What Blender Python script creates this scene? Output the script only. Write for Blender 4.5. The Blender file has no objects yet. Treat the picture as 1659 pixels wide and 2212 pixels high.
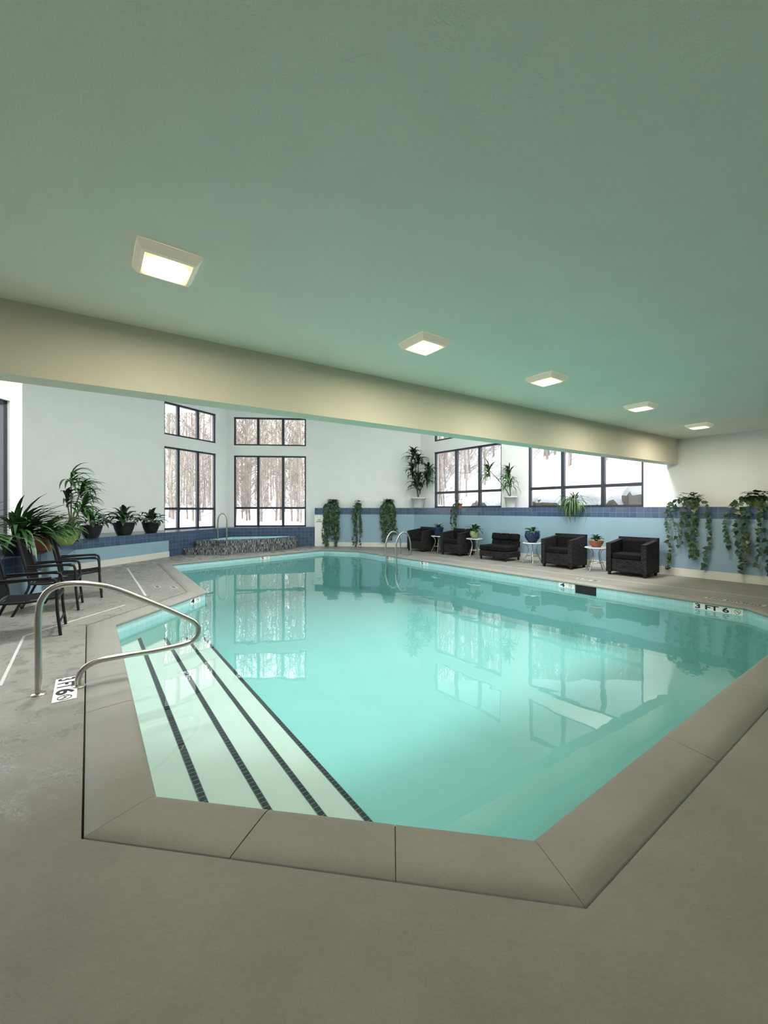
import bpy, bmesh, math, random
from mathutils import Vector, Matrix
from mathutils.geometry import tessellate_polygon
random.seed(7)
S=bpy.context.scene
COL=S.collection
F=880.0; HH=1.45; HY=1100.0
def P(u,v,z=0.0):
    d=(HH-z)*F/(v-HY); return Vector(((u-829.5)/F*d,d,z))
def PD(u,d,z=0.0): return Vector(((u-829.5)/F*d,d,z))
UA=Vector((.81,.587,0)).normalized(); VA=Vector((-UA.y,UA.x,0))
# ---------------------------------------------------------------- materials
def mat(name): 
    m=bpy.data.materials.new(name); m.use_nodes=True
    nt=m.node_tree; b=nt.nodes['Principled BSDF']; return m,nt,b
def N(nt,t,**k):
    n=nt.nodes.new(t)
    for a,v in k.items():
        if a in n.inputs: n.inputs[a].default_value=v
        else: setattr(n,a,v)
    return n
def c4(c): return (c[0],c[1],c[2],1)
def simple(name,col,rough=.6,metal=0,var=.12,scale=8,bump=0,bscale=40,spec=.5,bdist=.01,glow=0):
    m,nt,b=mat(name)
    tc=N(nt,'ShaderNodeTexCoord'); no=N(nt,'ShaderNodeTexNoise'); no.inputs['Scale'].default_value=scale; no.inputs['Detail'].default_value=4
    nt.links.new(tc.outputs['Object'],no.inputs['Vector'])
    cr=N(nt,'ShaderNodeValToRGB'); cr.color_ramp.elements[0].position=.3; cr.color_ramp.elements[1].position=.7
    cr.color_ramp.elements[0].color=c4([x*(1-var) for x in col]); cr.color_ramp.elements[1].color=c4([min(1,x*(1+var)) for x in col])
    nt.links.new(no.outputs['Fac'],cr.inputs['Fac']); nt.links.new(cr.outputs['Color'],b.inputs['Base Color'])
    b.inputs['Roughness'].default_value=rough; b.inputs['Metallic'].default_value=metal
    b.inputs['Specular IOR Level'].default_value=spec
    if glow:
        b.inputs['Emission Color'].default_value=c4(col); b.inputs['Emission Strength'].default_value=glow
    if bump:
        n2=N(nt,'ShaderNodeTexNoise'); n2.inputs['Scale'].default_value=bscale; n2.inputs['Detail'].default_value=6
        nt.links.new(tc.outputs['Object'],n2.inputs['Vector'])
        bp=N(nt,'ShaderNodeBump'); bp.inputs['Strength'].default_value=bump; bp.inputs['Distance'].default_value=bdist
        nt.links.new(n2.outputs['Fac'],bp.inputs['Height']); nt.links.new(bp.outputs['Normal'],b.inputs['Normal'])
    return m
def tile(name,c1,c2,mortar,w,h,ms=.006,rough=.25,bias=0,offset=0,bstr=.4,bd=.003,spec=.5):
    m,nt,b=mat(name)
    uv=N(nt,'ShaderNodeUVMap'); br=N(nt,'ShaderNodeTexBrick')
    br.offset=offset; br.squash=1
    for k,v in dict(Color1=c4(c1),Color2=c4(c2),Mortar=c4(mortar),Scale=1.0).items(): br.inputs[k].default_value=v
    br.inputs['Mortar Size'].default_value=ms; br.inputs['Brick Width'].default_value=w; br.inputs['Row Height'].default_value=h
    br.inputs['Bias'].default_value=bias
    nt.links.new(uv.outputs[0],br.inputs['Vector']); nt.links.new(br.outputs['Color'],b.inputs['Base Color'])
    bp=N(nt,'ShaderNodeBump'); bp.inputs['Strength'].default_value=bstr; bp.inputs['Distance'].default_value=bd; bp.invert=True
    nt.links.new(br.outputs['Fac'],bp.inputs['Height']); nt.links.new(bp.outputs['Normal'],b.inputs['Normal'])
    b.inputs['Roughness'].default_value=rough; b.inputs['Specular IOR Level'].default_value=spec
    return m
M={}
M['wall']=simple('white_paint',(.86,.865,.85),.75,var=.02,scale=2,bump=.1,bscale=60)
M['ceil']=simple('ceiling_paint',(.85,.86,.77),.7,var=.02,scale=2,bump=.3,bscale=110)
M['beam']=simple('beam_paint',(.71,.70,.57),.75,var=.02,scale=2,bump=.1,bscale=60)
M['blue']=simple('light_blue_paint',(.25,.38,.47),.55,var=.04,scale=2)
M['base']=simple('cream_trim',(.66,.66,.59),.55,var=.03)
M['btile']=tile('blue_glazed_tile',(.042,.078,.15),(.066,.112,.19),(.12,.16,.22),.15,.125,.006,.25)
M['pooltile']=tile('aqua_pool_tile',(.35,.60,.62),(.40,.64,.65),(.50,.68,.68),.1,.1,.004,.2)
M['black_tile']=tile('black_nosing_tile',(.003,.003,.004),(.007,.007,.009),(.13,.16,.16),.048,.046,.0035,.4,spec=.2)
M['mosaic']=tile('grey_mosaic',(.018,.02,.024),(.50,.52,.53),(.10,.11,.12),.024,.08,.004,.25,bias=-.2,offset=.5)
M['frame']=simple('dark_window_frame',(.025,.028,.04),.4,var=.05)
M['plaster']=simple('aqua_pool_plaster',(.235,.485,.45),.8,var=.02,scale=2,spec=.1)
M['step_depth_tint']=simple('step_plaster_depth_tint',(.51,.56,.49),.8,var=.02,scale=2,spec=.1)  # paler: shallow water absorbing less light is put into this plaster colour
M['chrome']=simple('brushed_steel',(.50,.49,.46),.28,metal=1,var=.03)
M['wicker']=tile('dark_wicker',(.010,.0095,.010),(.042,.040,.041),(.002,.002,.002),.07,.026,.005,.7,offset=.5,bstr=1,bd=.006,spec=.25)
M['cushion']=simple('black_cushion_fabric',(.005,.005,.006),.9,var=.2,bump=.2,spec=.2)
M['darkmetal']=simple('charcoal_metal',(.012,.012,.014),.6,metal=0,var=.05,spec=.25)
M['sling']=simple('black_mesh_sling',(.008,.009,.010),.9,var=.2,scale=60,spec=.1)
M['leaf']=simple('leaf_green',(.038,.105,.026),.45,var=.5,scale=9)
M['leafdark']=simple('leaf_dark_green',(.019,.056,.017),.4,var=.5,scale=9)
M['leaflight']=simple('leaf_light_green',(.085,.165,.04),.5,var=.35,scale=9)
M['stem']=simple('plant_stem',(.16,.12,.07),.8,var=.3,scale=20)
M['soil']=simple('soil',(.03,.02,.015),.95,var=.4,scale=60,bump=.6)
M['terracotta']=simple('terracotta',(.36,.13,.07),.7,var=.1)
M['blackpot']=simple('black_plastic_pot',(.010,.011,.013),.35,var=.1)
M['whitepot']=simple('white_pot',(.66,.67,.66),.4,var=.03)
M['greenpot']=simple('lime_glazed_pot',(.26,.34,.07),.25,var=.1)
M['palepot']=simple('pale_green_pot',(.28,.35,.20),.35,var=.1)
M['bluepot']=simple('navy_glazed_pot',(.015,.03,.08),.2,var=.15)
M['white']=simple('white_plate',(.85,.86,.84),.4,var=.02)
M['dullplate']=simple('worn_marker_tile',(.45,.46,.44),.5,var=.08,scale=30)
M['ink']=simple('black_lettering',(.006,.006,.008),.5,var=0)
M['line']=simple('white_line_paint',(.50,.51,.50),.6,var=.06,scale=20)
M['snow']=simple('snow',(.66,.68,.72),.9,var=.14,scale=.6,bump=1,bscale=.9,bdist=.3)
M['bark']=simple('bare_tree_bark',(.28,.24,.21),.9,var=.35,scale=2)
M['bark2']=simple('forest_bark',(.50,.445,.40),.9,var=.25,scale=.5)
M['rock']=simple('rock',(.13,.115,.09),.9,var=.4,scale=2,bump=.5,bscale=5)
M['housing']=simple('light_housing',(.72,.67,.52),.5,var=.02,glow=.28)  # emission added to brighten housing sides that get little light
M['dark']=simple('grout_and_opening_shade',(.015,.015,.013),.9,var=0)
M['joint']=simple('sealant_joint',(.15,.148,.13),.9,var=.1)
# concrete deck / coping
def concrete(name,lo,hi,wet,bs):
    m,nt,b=mat(name)
    tc=N(nt,'ShaderNodeTexCoord')
    n1=N(nt,'ShaderNodeTexNoise'); n1.inputs['Scale'].default_value=1.6; n1.inputs['Detail'].default_value=8; n1.inputs['Roughness'].default_value=.6
    n2=N(nt,'ShaderNodeTexNoise'); n2.inputs['Scale'].default_value=75; n2.inputs['Detail'].default_value=6
    n3=N(nt,'ShaderNodeTexNoise'); n3.inputs['Scale'].default_value=17; n3.inputs['Detail'].default_value=9; n3.inputs['Roughness'].default_value=.62
    n4=N(nt,'ShaderNodeTexNoise'); n4.inputs['Scale'].default_value=4.2; n4.inputs['Detail'].default_value=7; n4.inputs['Roughness'].default_value=.6
    for n in (n1,n2,n3,n4): nt.links.new(tc.outputs['Object'],n.inputs['Vector'])
    cr=N(nt,'ShaderNodeValToRGB'); cr.color_ramp.elements[0].position=.3; cr.color_ramp.elements[1].position=.75
    cr.color_ramp.elements[0].color=c4(lo); cr.color_ramp.elements[1].color=c4(hi)
    nt.links.new(n1.outputs['Fac'],cr.inputs['Fac'])
    c2=N(nt,'ShaderNodeMixRGB',blend_type='MULTIPLY'); c2.inputs[0].default_value=.16
    c3=N(nt,'ShaderNodeValToRGB'); c3.color_ramp.elements[0].position=.35; c3.color_ramp.elements[1].position=.6; c3.color_ramp.elements[0].color=(.62,.62,.6,1)
    nt.links.new(n2.outputs['Fac'],c3.inputs['Fac']); nt.links.new(cr.outputs['Color'],c2.inputs[1]); nt.links.new(c3.outputs['Color'],c2.inputs[2])
    nt.links.new(c2.outputs[0],b.inputs['Base Color'])
    if wet:
        sx=N(nt,'ShaderNodeSeparateXYZ'); nt.links.new(tc.outputs['Object'],sx.inputs[0])
        g=N(nt,'ShaderNodeMapRange'); g.inputs['From Min'].default_value=-1.0; g.inputs['From Max'].default_value=-1.7; g.inputs['To Min'].default_value=0; g.inputs['To Max'].default_value=.20
        nt.links.new(sx.outputs['X'],g.inputs['Value'])
        su=N(nt,'ShaderNodeMath',operation='SUBTRACT'); nt.links.new(n4.outputs['Fac'],su.inputs[0]); nt.links.new(g.outputs[0],su.inputs[1])
        rr=N(nt,'ShaderNodeValToRGB'); rr.color_ramp.elements[0].position=.20; rr.color_ramp.elements[1].position=.30
        rr.color_ramp.elements[0].color=(.12,.12,.12,1); rr.color_ramp.elements[1].color=(.55,.55,.55,1)
        nt.links.new(su.outputs[0],rr.inputs['Fac']); nt.links.new(rr.outputs['Color'],b.inputs['Roughness'])
    else: b.inputs['Roughness'].default_value=.55
    mp=N(nt,'ShaderNodeMapRange'); mp.inputs['From Min'].default_value=.3; mp.inputs['From Max'].default_value=.72
    nt.links.new(n3.outputs['Fac'],mp.inputs['Value'])
    ad=N(nt,'ShaderNodeMath',operation='MULTIPLY_ADD'); ad.inputs[1].default_value=.3
    nt.links.new(n2.outputs['Fac'],ad.inputs[0]); nt.links.new(mp.outputs['Result'],ad.inputs[2])
    bp=N(nt,'ShaderNodeBump'); bp.inputs['Strength'].default_value=bs; bp.inputs['Distance'].default_value=.009
    nt.links.new(ad.outputs[0],bp.inputs['Height']); nt.links.new(bp.outputs['Normal'],b.inputs['Normal'])
    return m
M['floor']=concrete('wet_concrete_deck',(.192,.186,.164),(.262,.253,.225),True,.5)
M['coping']=concrete('coping_concrete',(.215,.21,.187),(.268,.262,.235),False,.2)
# water
def water_mat(name,bstr=.05,tint=(.88,.985,1,1)):
    m=bpy.data.materials.new(name); m.use_nodes=True; nt=m.node_tree; nt.nodes.clear()
    o=N(nt,'ShaderNodeOutputMaterial'); mx=N(nt,'ShaderNodeMixShader'); tr=N(nt,'ShaderNodeBsdfTransparent'); gl=N(nt,'ShaderNodeBsdfGlossy')
    gl.inputs['Roughness'].default_value=0.0; tr.inputs['Color'].default_value=tint
    tc=N(nt,'ShaderNodeTexCoord'); no=N(nt,'ShaderNodeTexNoise'); no.inputs['Scale'].default_value=1.6; no.inputs['Detail'].default_value=2; no.inputs['Distortion'].default_value=.5
    nt.links.new(tc.outputs['Object'],no.inputs['Vector'])
    bp=N(nt,'ShaderNodeBump'); bp.inputs['Strength'].default_value=bstr; bp.inputs['Distance'].default_value=.05
    nt.links.new(no.outputs['Fac'],bp.inputs['Height'])
    fr=N(nt,'ShaderNodeFresnel'); fr.inputs['IOR'].default_value=1.56
    nt.links.new(bp.outputs['Normal'],gl.inputs['Normal']); nt.links.new(bp.outputs['Normal'],fr.inputs['Normal'])
    ge=N(nt,'ShaderNodeNewGeometry'); mu=N(nt,'ShaderNodeMath',operation='SUBTRACT'); mu.inputs[0].default_value=1
    nt.links.new(ge.outputs['Backfacing'],mu.inputs[1])
    m2=N(nt,'ShaderNodeMath',operation='MULTIPLY'); nt.links.new(mu.outputs[0],m2.inputs[0]); nt.links.new(fr.outputs[0],m2.inputs[1])
    nt.links.new(m2.outputs[0],mx.inputs[0]); nt.links.new(tr.outputs[0],mx.inputs[1]); nt.links.new(gl.outputs[0],mx.inputs[2]); nt.links.new(mx.outputs[0],o.inputs['Surface'])
    return m
M['water']=water_mat('pool_water')
M['tubwater']=water_mat('tub_water',.1)
def glass(name,t):
    m=bpy.data.materials.new(name); m.use_nodes=True; nt=m.node_tree; nt.nodes.clear()
    o=N(nt,'ShaderNodeOutputMaterial'); mx=N(nt,'ShaderNodeMixShader'); tr=N(nt,'ShaderNodeBsdfTransparent'); gl=N(nt,'ShaderNodeBsdfGlossy')
    gl.inputs['Roughness'].default_value=0.02; tr.inputs['Color'].default_value=(.96,.98,.97,1); mx.inputs[0].default_value=t
    nt.links.new(tr.outputs[0],mx.inputs[1]); nt.links.new(gl.outputs[0],mx.inputs[2]); nt.links.new(mx.outputs[0],o.inputs['Surface']); return m
M['glass']=glass('window_glass',.03); M['tableglass']=glass('table_glass',.25)
m,nt,b=mat('lamp_lens'); M['lens']=m
tc=N(nt,'ShaderNodeTexCoord'); le=N(nt,'ShaderNodeVectorMath',operation='LENGTH'); nt.links.new(tc.outputs['Object'],le.inputs[0])
cr=N(nt,'ShaderNodeValToRGB'); cr.color_ramp.elements[0].position=.10; cr.color_ramp.elements[0].color=(1,.93,.72,1); cr.color_ramp.elements[1].position=.18; cr.color_ramp.elements[1].color=(1,.70,.30,1)
nt.links.new(le.outputs['Value'],cr.inputs['Fac']); nt.links.new(cr.outputs['Color'],b.inputs['Emission Color'])
st=N(nt,'ShaderNodeMapRange'); st.inputs['From Min'].default_value=.09; st.inputs['From Max'].default_value=.175; st.inputs['To Min'].default_value=3.5; st.inputs['To Max'].default_value=1.1
nt.links.new(le.outputs['Value'],st.inputs['Value']); nt.links.new(st.outputs[0],b.inputs['Emission Strength']); b.inputs['Base Color'].default_value=(.8,.7,.5,1)
# ---------------------------------------------------------------- mesh helpers
class MB:
    def __init__(s): s.v=[];s.f=[];s.m=[];s.uv=[];s.mats=[];s.sm=[]
    def mi(s,k):
        if k not in s.mats: s.mats.append(k)
        return s.mats.index(k)
    def face(s,pts,k,uv=None,smooth=False):
        i=len(s.v); s.v+= [tuple(p) for p in pts]; s.f.append(tuple(range(i,i+len(pts)))); s.m.append(s.mi(k)); s.sm.append(smooth)
        s.uv+= (uv if uv else [(p[0],p[1]) for p in pts])
    def grid(s,rings,k,closed=True,smooth=True,uvs=1):
        i0=len(s.v); n=len(rings[0])
        for r in rings: s.v+=[tuple(p) for p in r]
        for a in range(len(rings)-1):
            for b in range(n if closed else n-1):
                b2=(b+1)%n
                s.f.append((i0+a*n+b,i0+a*n+b2,i0+(a+1)*n+b2,i0+(a+1)*n+b)); s.m.append(s.mi(k)); s.sm.append(smooth)
                s.uv+=[(b*.02,a*.02),((b+1)*.02,a*.02),((b+1)*.02,(a+1)*.02),(b*.02,(a+1)*.02)]
    def box(s,lo,hi,k,M4=None,bev=0):
        x0,y0,z0=lo;x1,y1,z1=hi
        c=[Vector((x,y,z)) for z in (z0,z1) for x,y in ((x0,y0),(x1,y0),(x1,y1),(x0,y1))]
        T=(lambda p:M4@p) if M4 else (lambda p:p)
        for q in ((3,2,1,0),(4,5,6,7),(0,1,5,4),(1,2,6,5),(2,3,7,6),(3,0,4,7)):
            pts=[c[j] for j in q]
            d=[max(p[a] for p in pts)-min(p[a] for p in pts) for a in range(3)]
            ax=[a for a in range(3) if d[a]>1e-7]
            if len(ax)<2: continue
            if ax==[0,1]: uv=[(p.x,p.y) for p in pts]
            elif ax==[0,2]: uv=[(p.x,p.z) for p in pts]
            else: uv=[(p.y,p.z) for p in pts]
            s.face([T(p) for p in pts],k,uv)
    def rbox(s,lo,hi,k,r=.02,seg=2,M4=None):
        bm=bmesh.new(); bmesh.ops.create_cube(bm,size=1)
        for v in bm.verts: v.co=Vector([lo[a]+(v.co[a]+.5)*(hi[a]-lo[a]) for a in range(3)])
        bmesh.ops.bevel(bm,geom=list(bm.edges),offset=r,segments=seg,affect='EDGES',profile=.5)
        for f in bm.faces:
            n=f.normal; pts=[l.vert.co.copy() for l in f.loops]
            if abs(n.z)>.7: uv=[(p.x,p.y) for p in pts]
            elif abs(n.y)>.7: uv=[(p.x,p.z) for p in pts]
            else: uv=[(p.y,p.z) for p in pts]
            if M4: pts=[M4@p for p in pts]
            s.face(pts,k,uv)
        bm.free()
    def prism(s,poly,z0,z1,k,ktop=None,bottom=True,zf=None):
        n=len(poly); L=0
        for i in range(n):
            a=poly[i];b=poly[(i+1)%n]; l=math.hypot(b[0]-a[0],b[1]-a[1])
            s.face([(a[0],a[1],z0),(b[0],b[1],z0),(b[0],b[1],z1),(a[0],a[1],z1)],k,[(L,z0),(L+l,z0),(L+l,z1),(L,z1)]); L+=l
        tr=tessellate_polygon([[Vector((p[0],p[1],0)) for p in poly]])
        for t in tr:
            s.face([(poly[i][0],poly[i][1],z1) for i in t],ktop or k)
            if bottom: s.face([(poly[i][0],poly[i][1],z0) for i in reversed(t)],k)
    def tube(s,pts,r,k,seg=10,cyc=False,sub=6,cap=True,r2=None):
        pts=[Vector(p) for p in pts]
        if sub>1:
            out=[];n=len(pts)
            for i in range(n if cyc else n-1):
                p0=pts[(i-1)%n] if (cyc or i>0) else pts[0]*2-pts[1]
                p1=pts[i];p2=pts[(i+1)%n]; p3=pts[(i+2)%n] if (cyc or i+2<n) else p2*2-p1
                for j in range(sub):
                    t=j/sub
                    out.append(.5*((2*p1)+(p2-p0)*t+(2*p0-5*p1+4*p2-p3)*t*t+(3*p1-p0-3*p2+p3)*t**3))
            if not cyc: out.append(pts[-1])
            pts=out
        n=len(pts); rings=[]; up=None
        for i in range(n):
            if cyc: t=(pts[(i+1)%n]-pts[i-1]).normalized()
            else: t=(pts[min(i+1,n-1)]-pts[max(i-1,0)]).normalized()
            if up is None:
                up=Vector((0,0,1)) if abs(t.z)<.9 else Vector((1,0,0))
            x=(up-t*up.dot(t)).normalized(); y=t.cross(x); up=x
            rr=r if r2 is None else r+(r2-r)*i/(n-1)
            rings.append([pts[i]+(x*math.cos(a)+y*math.sin(a))*rr for a in [2*math.pi*j/seg for j in range(seg)]])
        if cyc: rings.append(rings[0])
        s.grid(rings,k)
        if cap and not cyc:
            s.face(list(reversed(rings[0])),k); s.face(rings[-1],k)
    def lathe(s,prof,k,c=(0,0,0),seg=28):
        rings=[[(c[0]+r*math.cos(2*math.pi*j/seg),c[1]+r*math.sin(2*math.pi*j/seg),c[2]+z) for j in range(seg)] for r,z in prof]
        s.grid(rings,k)
    def obj(s,name,parent=None,loc=None,merge=False,**props):
        me=bpy.data.meshes.new(name); me.from_pydata(s.v,[],s.f)
        for k in s.mats: me.materials.append(M[k])
        me.polygons.foreach_set('material_index',s.m); me.polygons.foreach_set('use_smooth',s.sm)
        uvl=me.uv_layers.new(name='UVMap'); flat=[c for p in s.uv for c in p]
        if len(flat)==2*len(me.loops): uvl.data.foreach_set('uv',flat)
        me.update()
        o=bpy.data.objects.new(name,me); COL.objects.link(o)
        if parent: o.parent=parent
        if loc is not None: o.location=loc
        for a,b in props.items(): o[a]=b
        return o
def empty(name,loc,rotz=0,**props):
    o=bpy.data.objects.new(name,None); o.empty_display_size=.1; COL.objects.link(o); o.location=loc; o.rotation_euler=(0,0,rotz)
    for a,b in props.items(): o[a]=b
    return o
def clone(root,loc,rotz=None,**props):
    r=root.copy(); COL.objects.link(r); r.location=loc
    if rotz is not None: r.rotation_euler=(0,0,rotz)
    for a,b in props.items(): r[a]=b
    for c in root.children:
        d=c.copy(); COL.objects.link(d); d.parent=r
        for e in c.children:
            g=e.copy(); COL.objects.link(g); g.parent=d
    return r
def struct(o): o['kind']='structure'; return o
# ---------------------------------------------------------------- shell
def wall(name,p0,p1,z0,z1,th,holes=(),k='wall'):
    p0=Vector(p0); p1=Vector(p1)
    L=(p1-p0).length; d=(p1-p0)/L; n=Vector((-d.y,d.x,0))
    ss=sorted({0,L,*[h[0] for h in holes],*[h[1] for h in holes]}); zs=sorted({z0,z1,*[h[2] for h in holes],*[h[3] for h in holes]})
    b=MB(); T=Matrix(((d.x,n.x,0,p0.x),(d.y,n.y,0,p0.y),(0,0,1,0),(0,0,0,1)))
    for i in range(len(ss)-1):
        for j in range(len(zs)-1):
            sm=(ss[i]+ss[i+1])/2; zm=(zs[j]+zs[j+1])/2
            if not any(h[0]<sm<h[1] and h[2]<zm<h[3] for h in holes):
                b.box((ss[i],0,zs[j]),(ss[i+1],th,zs[j+1]),k,T)
    o=b.obj(name); struct(o); o['label']='white painted wall'
    return o,T,d,n
def hit(p0,p1,u):
    k=(u-829.5)/F; p0=Vector(p0);p1=Vector(p1); L=(p1-p0).length; d=(p1-p0)/L
    return (k*p0.y-p0.x)/(d.x-k*d.y)
WN=[0]
def window(T,s0,s1,tiers,cols,th=.25):
    for za,zb,trs in tiers:
        WN[0]+=1; b=MB(); fw=.06; y0,y1=.05,.14
        b.box((s0,y0,za),(s0+fw,y1,zb),'frame',T); b.box((s1-fw,y0,za),(s1,y1,zb),'frame',T)
        b.box((s0,y0,za),(s1,y1,za+fw),'frame',T); b.box((s0,y0,zb-fw),(s1,y1,zb),'frame',T)
        for c in cols: b.box((c-.045,y0,za),(c+.045,y1,zb),'frame',T)
        for t in trs: b.box((s0,y0+.005,t-.04),(s1,y1-.005,t+.04),'frame',T)
        b.face([T@Vector(p) for p in ((s0,.11,za),(s1,.11,za),(s1,.11,zb),(s0,.11,zb))],'glass')
        o=b.obj('window_%d'%WN[0]); struct(o); o['label']='dark framed window with divided panes'
        ld=bpy.data.lights.new('portal','AREA'); ld.shape='RECTANGLE'; ld.size=s1-s0; ld.size_y=zb-za
        ld.cycles.is_portal=True
        lo=bpy.data.objects.new('window_portal',ld); COL.objects.link(lo); lo['kind']='structure'
        d=Vector((T[0][0],T[1][0],0)); n=Vector((T[0][1],T[1][1],0))
        X=d; Z=n; Y=Z.cross(X)
        c=T@Vector(((s0+s1)/2,.24,(za+zb)/2))
        lo.matrix_world=Matrix(((X.x,Y.x,Z.x,c.x),(X.y,Y.y,Z.y,c.y),(X.z,Y.z,Z.z,c.z),(0,0,0,1)))
TOP=5.6
V2=lambda x,y:(x,y,0)
CL=[V2(-9.3,9.8),V2(-6.21,16.1),V2(-3.05,16.35),V2(1.42,15.85),V2(11.4,3.2),V2(6.0,-4.5),V2(-6.3,-4.0),V2(-6.02,3.0),V2(-5.86,6.6)]
LT=(3.58,3.98,5.1)
a,bq=CL[0],CL[1]; s0,s1=hit(a,bq,355),hit(a,bq,467)
o,T,d,n=wall('wall_left_back',a,bq,.6,TOP,.25,[(s0,s1,.75,LT[0]),(s0,s1,LT[1],LT[2])])
window(T,s0,s1,[(.75,LT[0],[1.47]),(LT[1],LT[2],[])],[hit(a,bq,388),hit(a,bq,430)])
a,bq=CL[1],CL[2]; s0,s1=hit(a,bq,505),min(hit(a,bq,661),(Vector(bq)-Vector(a)).length-.03)
o,T,d,n=wall('wall_bay',a,bq,.6,TOP,.25,[(s0,s1,.75,LT[0]),(s0,s1,LT[1],LT[2])])
window(T,s0,s1,[(.75,LT[0],[1.5]),(LT[1],LT[2],[])],[hit(a,bq,557),hit(a,bq,611)])
wall('wall_back',CL[2],CL[3],.6,TOP,.25)
a,bq=CL[3],CL[4]; w1=(hit(a,bq,937),hit(a,bq,1083)); w2=(hit(a,bq,1140),hit(a,bq,1390))
hs=[]
for w in (w1,w2): hs+=[(w[0],w[1],1.5,LT[0]),(w[0],w[1],LT[1],LT[2])]
o,T,d,n=wall('wall_right',a,bq,1.3,TOP,.25,hs)
window(T,w1[0],w1[1],[(1.5,LT[0],[2.06]),(LT[1],LT[2],[])],[hit(a,bq,983),hit(a,bq,1033)])
window(T,w2[0],w2[1],[(1.5,LT[0],[2.06]),(LT[1],LT[2],[])],[hit(a,bq,1213),hit(a,bq,1300)])
wall('wall_right_side',CL[4],CL[5],0,TOP,.2)
wall('wall_front',CL[5],CL[6],0,TOP,.2)
wall('wall_left_side',CL[6],CL[7],0,TOP,.2)
a,bq=CL[7],CL[8]; s0=.6; s1=hit(a,bq,22)
o,T,d,n=wall('wall_left',a,bq,0,TOP,.22,[(s0,s1,1.0,3.15),(s0,s1,3.6,5.1)])
window(T,s0,s1,[(1.0,3.15,[]),(3.6,5.1,[])],[1.5])
wall('wall_left_return',CL[8],CL[0],0,TOP,.2)
def knee(name,poly,zs,mats,top):
    b=MB()
    for i,k in enumerate(mats): b.prism(poly,zs[i],zs[i+1],k,top if i==len(mats)-1 else k,bottom=False)
    o=b.obj(name); struct(o); return o
knee('wall_right_ledge',[(11.03,3.05),(1.15,15.5),(-2.72,16.0),(-2.72,16.5),(1.55,16.1),(11.4,3.6)],[0,1.25,1.5],['blue','btile'],'btile')['label']='light blue half wall topped with a dark blue tile band'
knee('wall_left_ledge',[(-5.4,3.0),(-5.3,6.3),(-7.2,9.5),(-6.55,12.4),(-7.6,13.9),(-9.6,9.95),(-6.05,6.65),(-6.1,3.0)],[0,.5,.75],['blue','btile'],'btile')['label']='light blue planter ledge topped with dark blue tile'
knee('wall_bay_ledge',[(-6.55,12.4),(-5.9,15.3),(-2.72,16.0),(-2.72,16.5),(-6.3,16.3),(-7.6,13.9)],[0,.75],['btile'],'btile')['label']='dark blue tiled ledge under the corner windows'
def strip(name,pts,th,z0,z1,k,lab):
    b=MB()
    for i in range(len(pts)-1):
        p=Vector(pts[i]);q=Vector(pts[i+1]); d=(q-p).normalized(); n=Vector((d.y,-d.x))
        b.prism([p,q,q+n*th,p+n*th],z0,z1,k)
    o=b.obj(name); struct(o); o['label']=lab
strip('baseboard_right',[(1.15,15.5),(11.0,3.08)],.02,.002,.17,'base','cream baseboard under the blue wall')
strip('baseboard_back',[(-2.72,16.0),(1.15,15.5)],.02,.002,.17,'base','cream baseboard under the blue wall')
strip('baseboard_left',[(-7.2,9.5),(-6.55,12.4)],.02,.002,.17,'base','cream baseboard under the planter ledge')
strip('baseboard_left_side',[(-5.4,3.0),(-5.3,6.3),(-7.2,9.5)],.02,.002,.17,'base','cream baseboard under the planter ledge')
fd=Vector((9.19,5.94)).normalized(); fn=Vector((-fd.y,fd.x)); F0=Vector((-2.87,3.04)); 
bl=F0-fd*3.9; brr=F0+fd*11.3
b=MB(); b.prism([bl,brr,brr+fn*.25,bl+fn*.25],2.47,TOP,'beam'); o=struct(b.obj('wall_beam')); o['label']='cream painted dropped beam between low and high ceiling'
b=MB(); b.prism([bl,brr,(11.9,3.2),(6.2,-4.8),(-6.6,-4.3)],3.03,3.15,'ceil'); o=struct(b.obj('ceiling')); o['label']='pale green textured low ceiling'
b=MB(); b.prism([(-10,-5),(12,-5),(12,17.5),(-10,17.5)],TOP,TOP+.15,'wall'); o=struct(b.obj('ceiling_high')); o['label']='white high ceiling'
# ---------------------------------------------------------------- pool
A=Vector((-1.158,2.078));B=Vector((.656,1.802));C=Vector((5.18,5.06));D=Vector((5.35,6.02));E=Vector((-.88,14.2));E2=Vector((-2.16,14.67));G=Vector((-5.64,10.8));H1=Vector((-3.13,7.21));I=Vector((-3.40,5.17))
POOL=[A,B,C,D,E,E2,G,H1,I]
def off(poly,o):
    n=len(poly);r=[]
    for i in range(n):
        p0=poly[i-1];p=poly[i];p1=poly[(i+1)%n]
        d0=(p-p0).normalized();d1=(p1-p).normalized(); n0=Vector((d0.y,-d0.x));n1=Vector((d1.y,-d1.x))
        bi=(n0+n1).normalized(); r.append(p+bi*(o/bi.dot(n0)))
    return r
outer=[Vector(p) for p in [(-10,-5),(12,-5),(12,17.5),(-10,17.5)]]
bm=bmesh.new()
def loop(bm,pts,z):
    vs=[bm.verts.new((p[0],p[1],z)) for p in pts]; return [bm.edges.new((vs[i],vs[(i+1)%len(vs)])) for i in range(len(vs))]
hole=off(POOL,.309)
es=loop(bm,outer,0)+loop(bm,hole,0)
bmesh.ops.triangle_fill(bm,edges=es,use_beauty=True)
for f in bm.faces:
    if f.normal.z<0: f.normal_flip()
me=bpy.data.meshes.new('floor'); bm.to_mesh(me); bm.free(); me.materials.append(M['floor'])
o=bpy.data.objects.new('floor',me); COL.objects.link(o); struct(o); o['label']='textured grey concrete pool deck'
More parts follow.
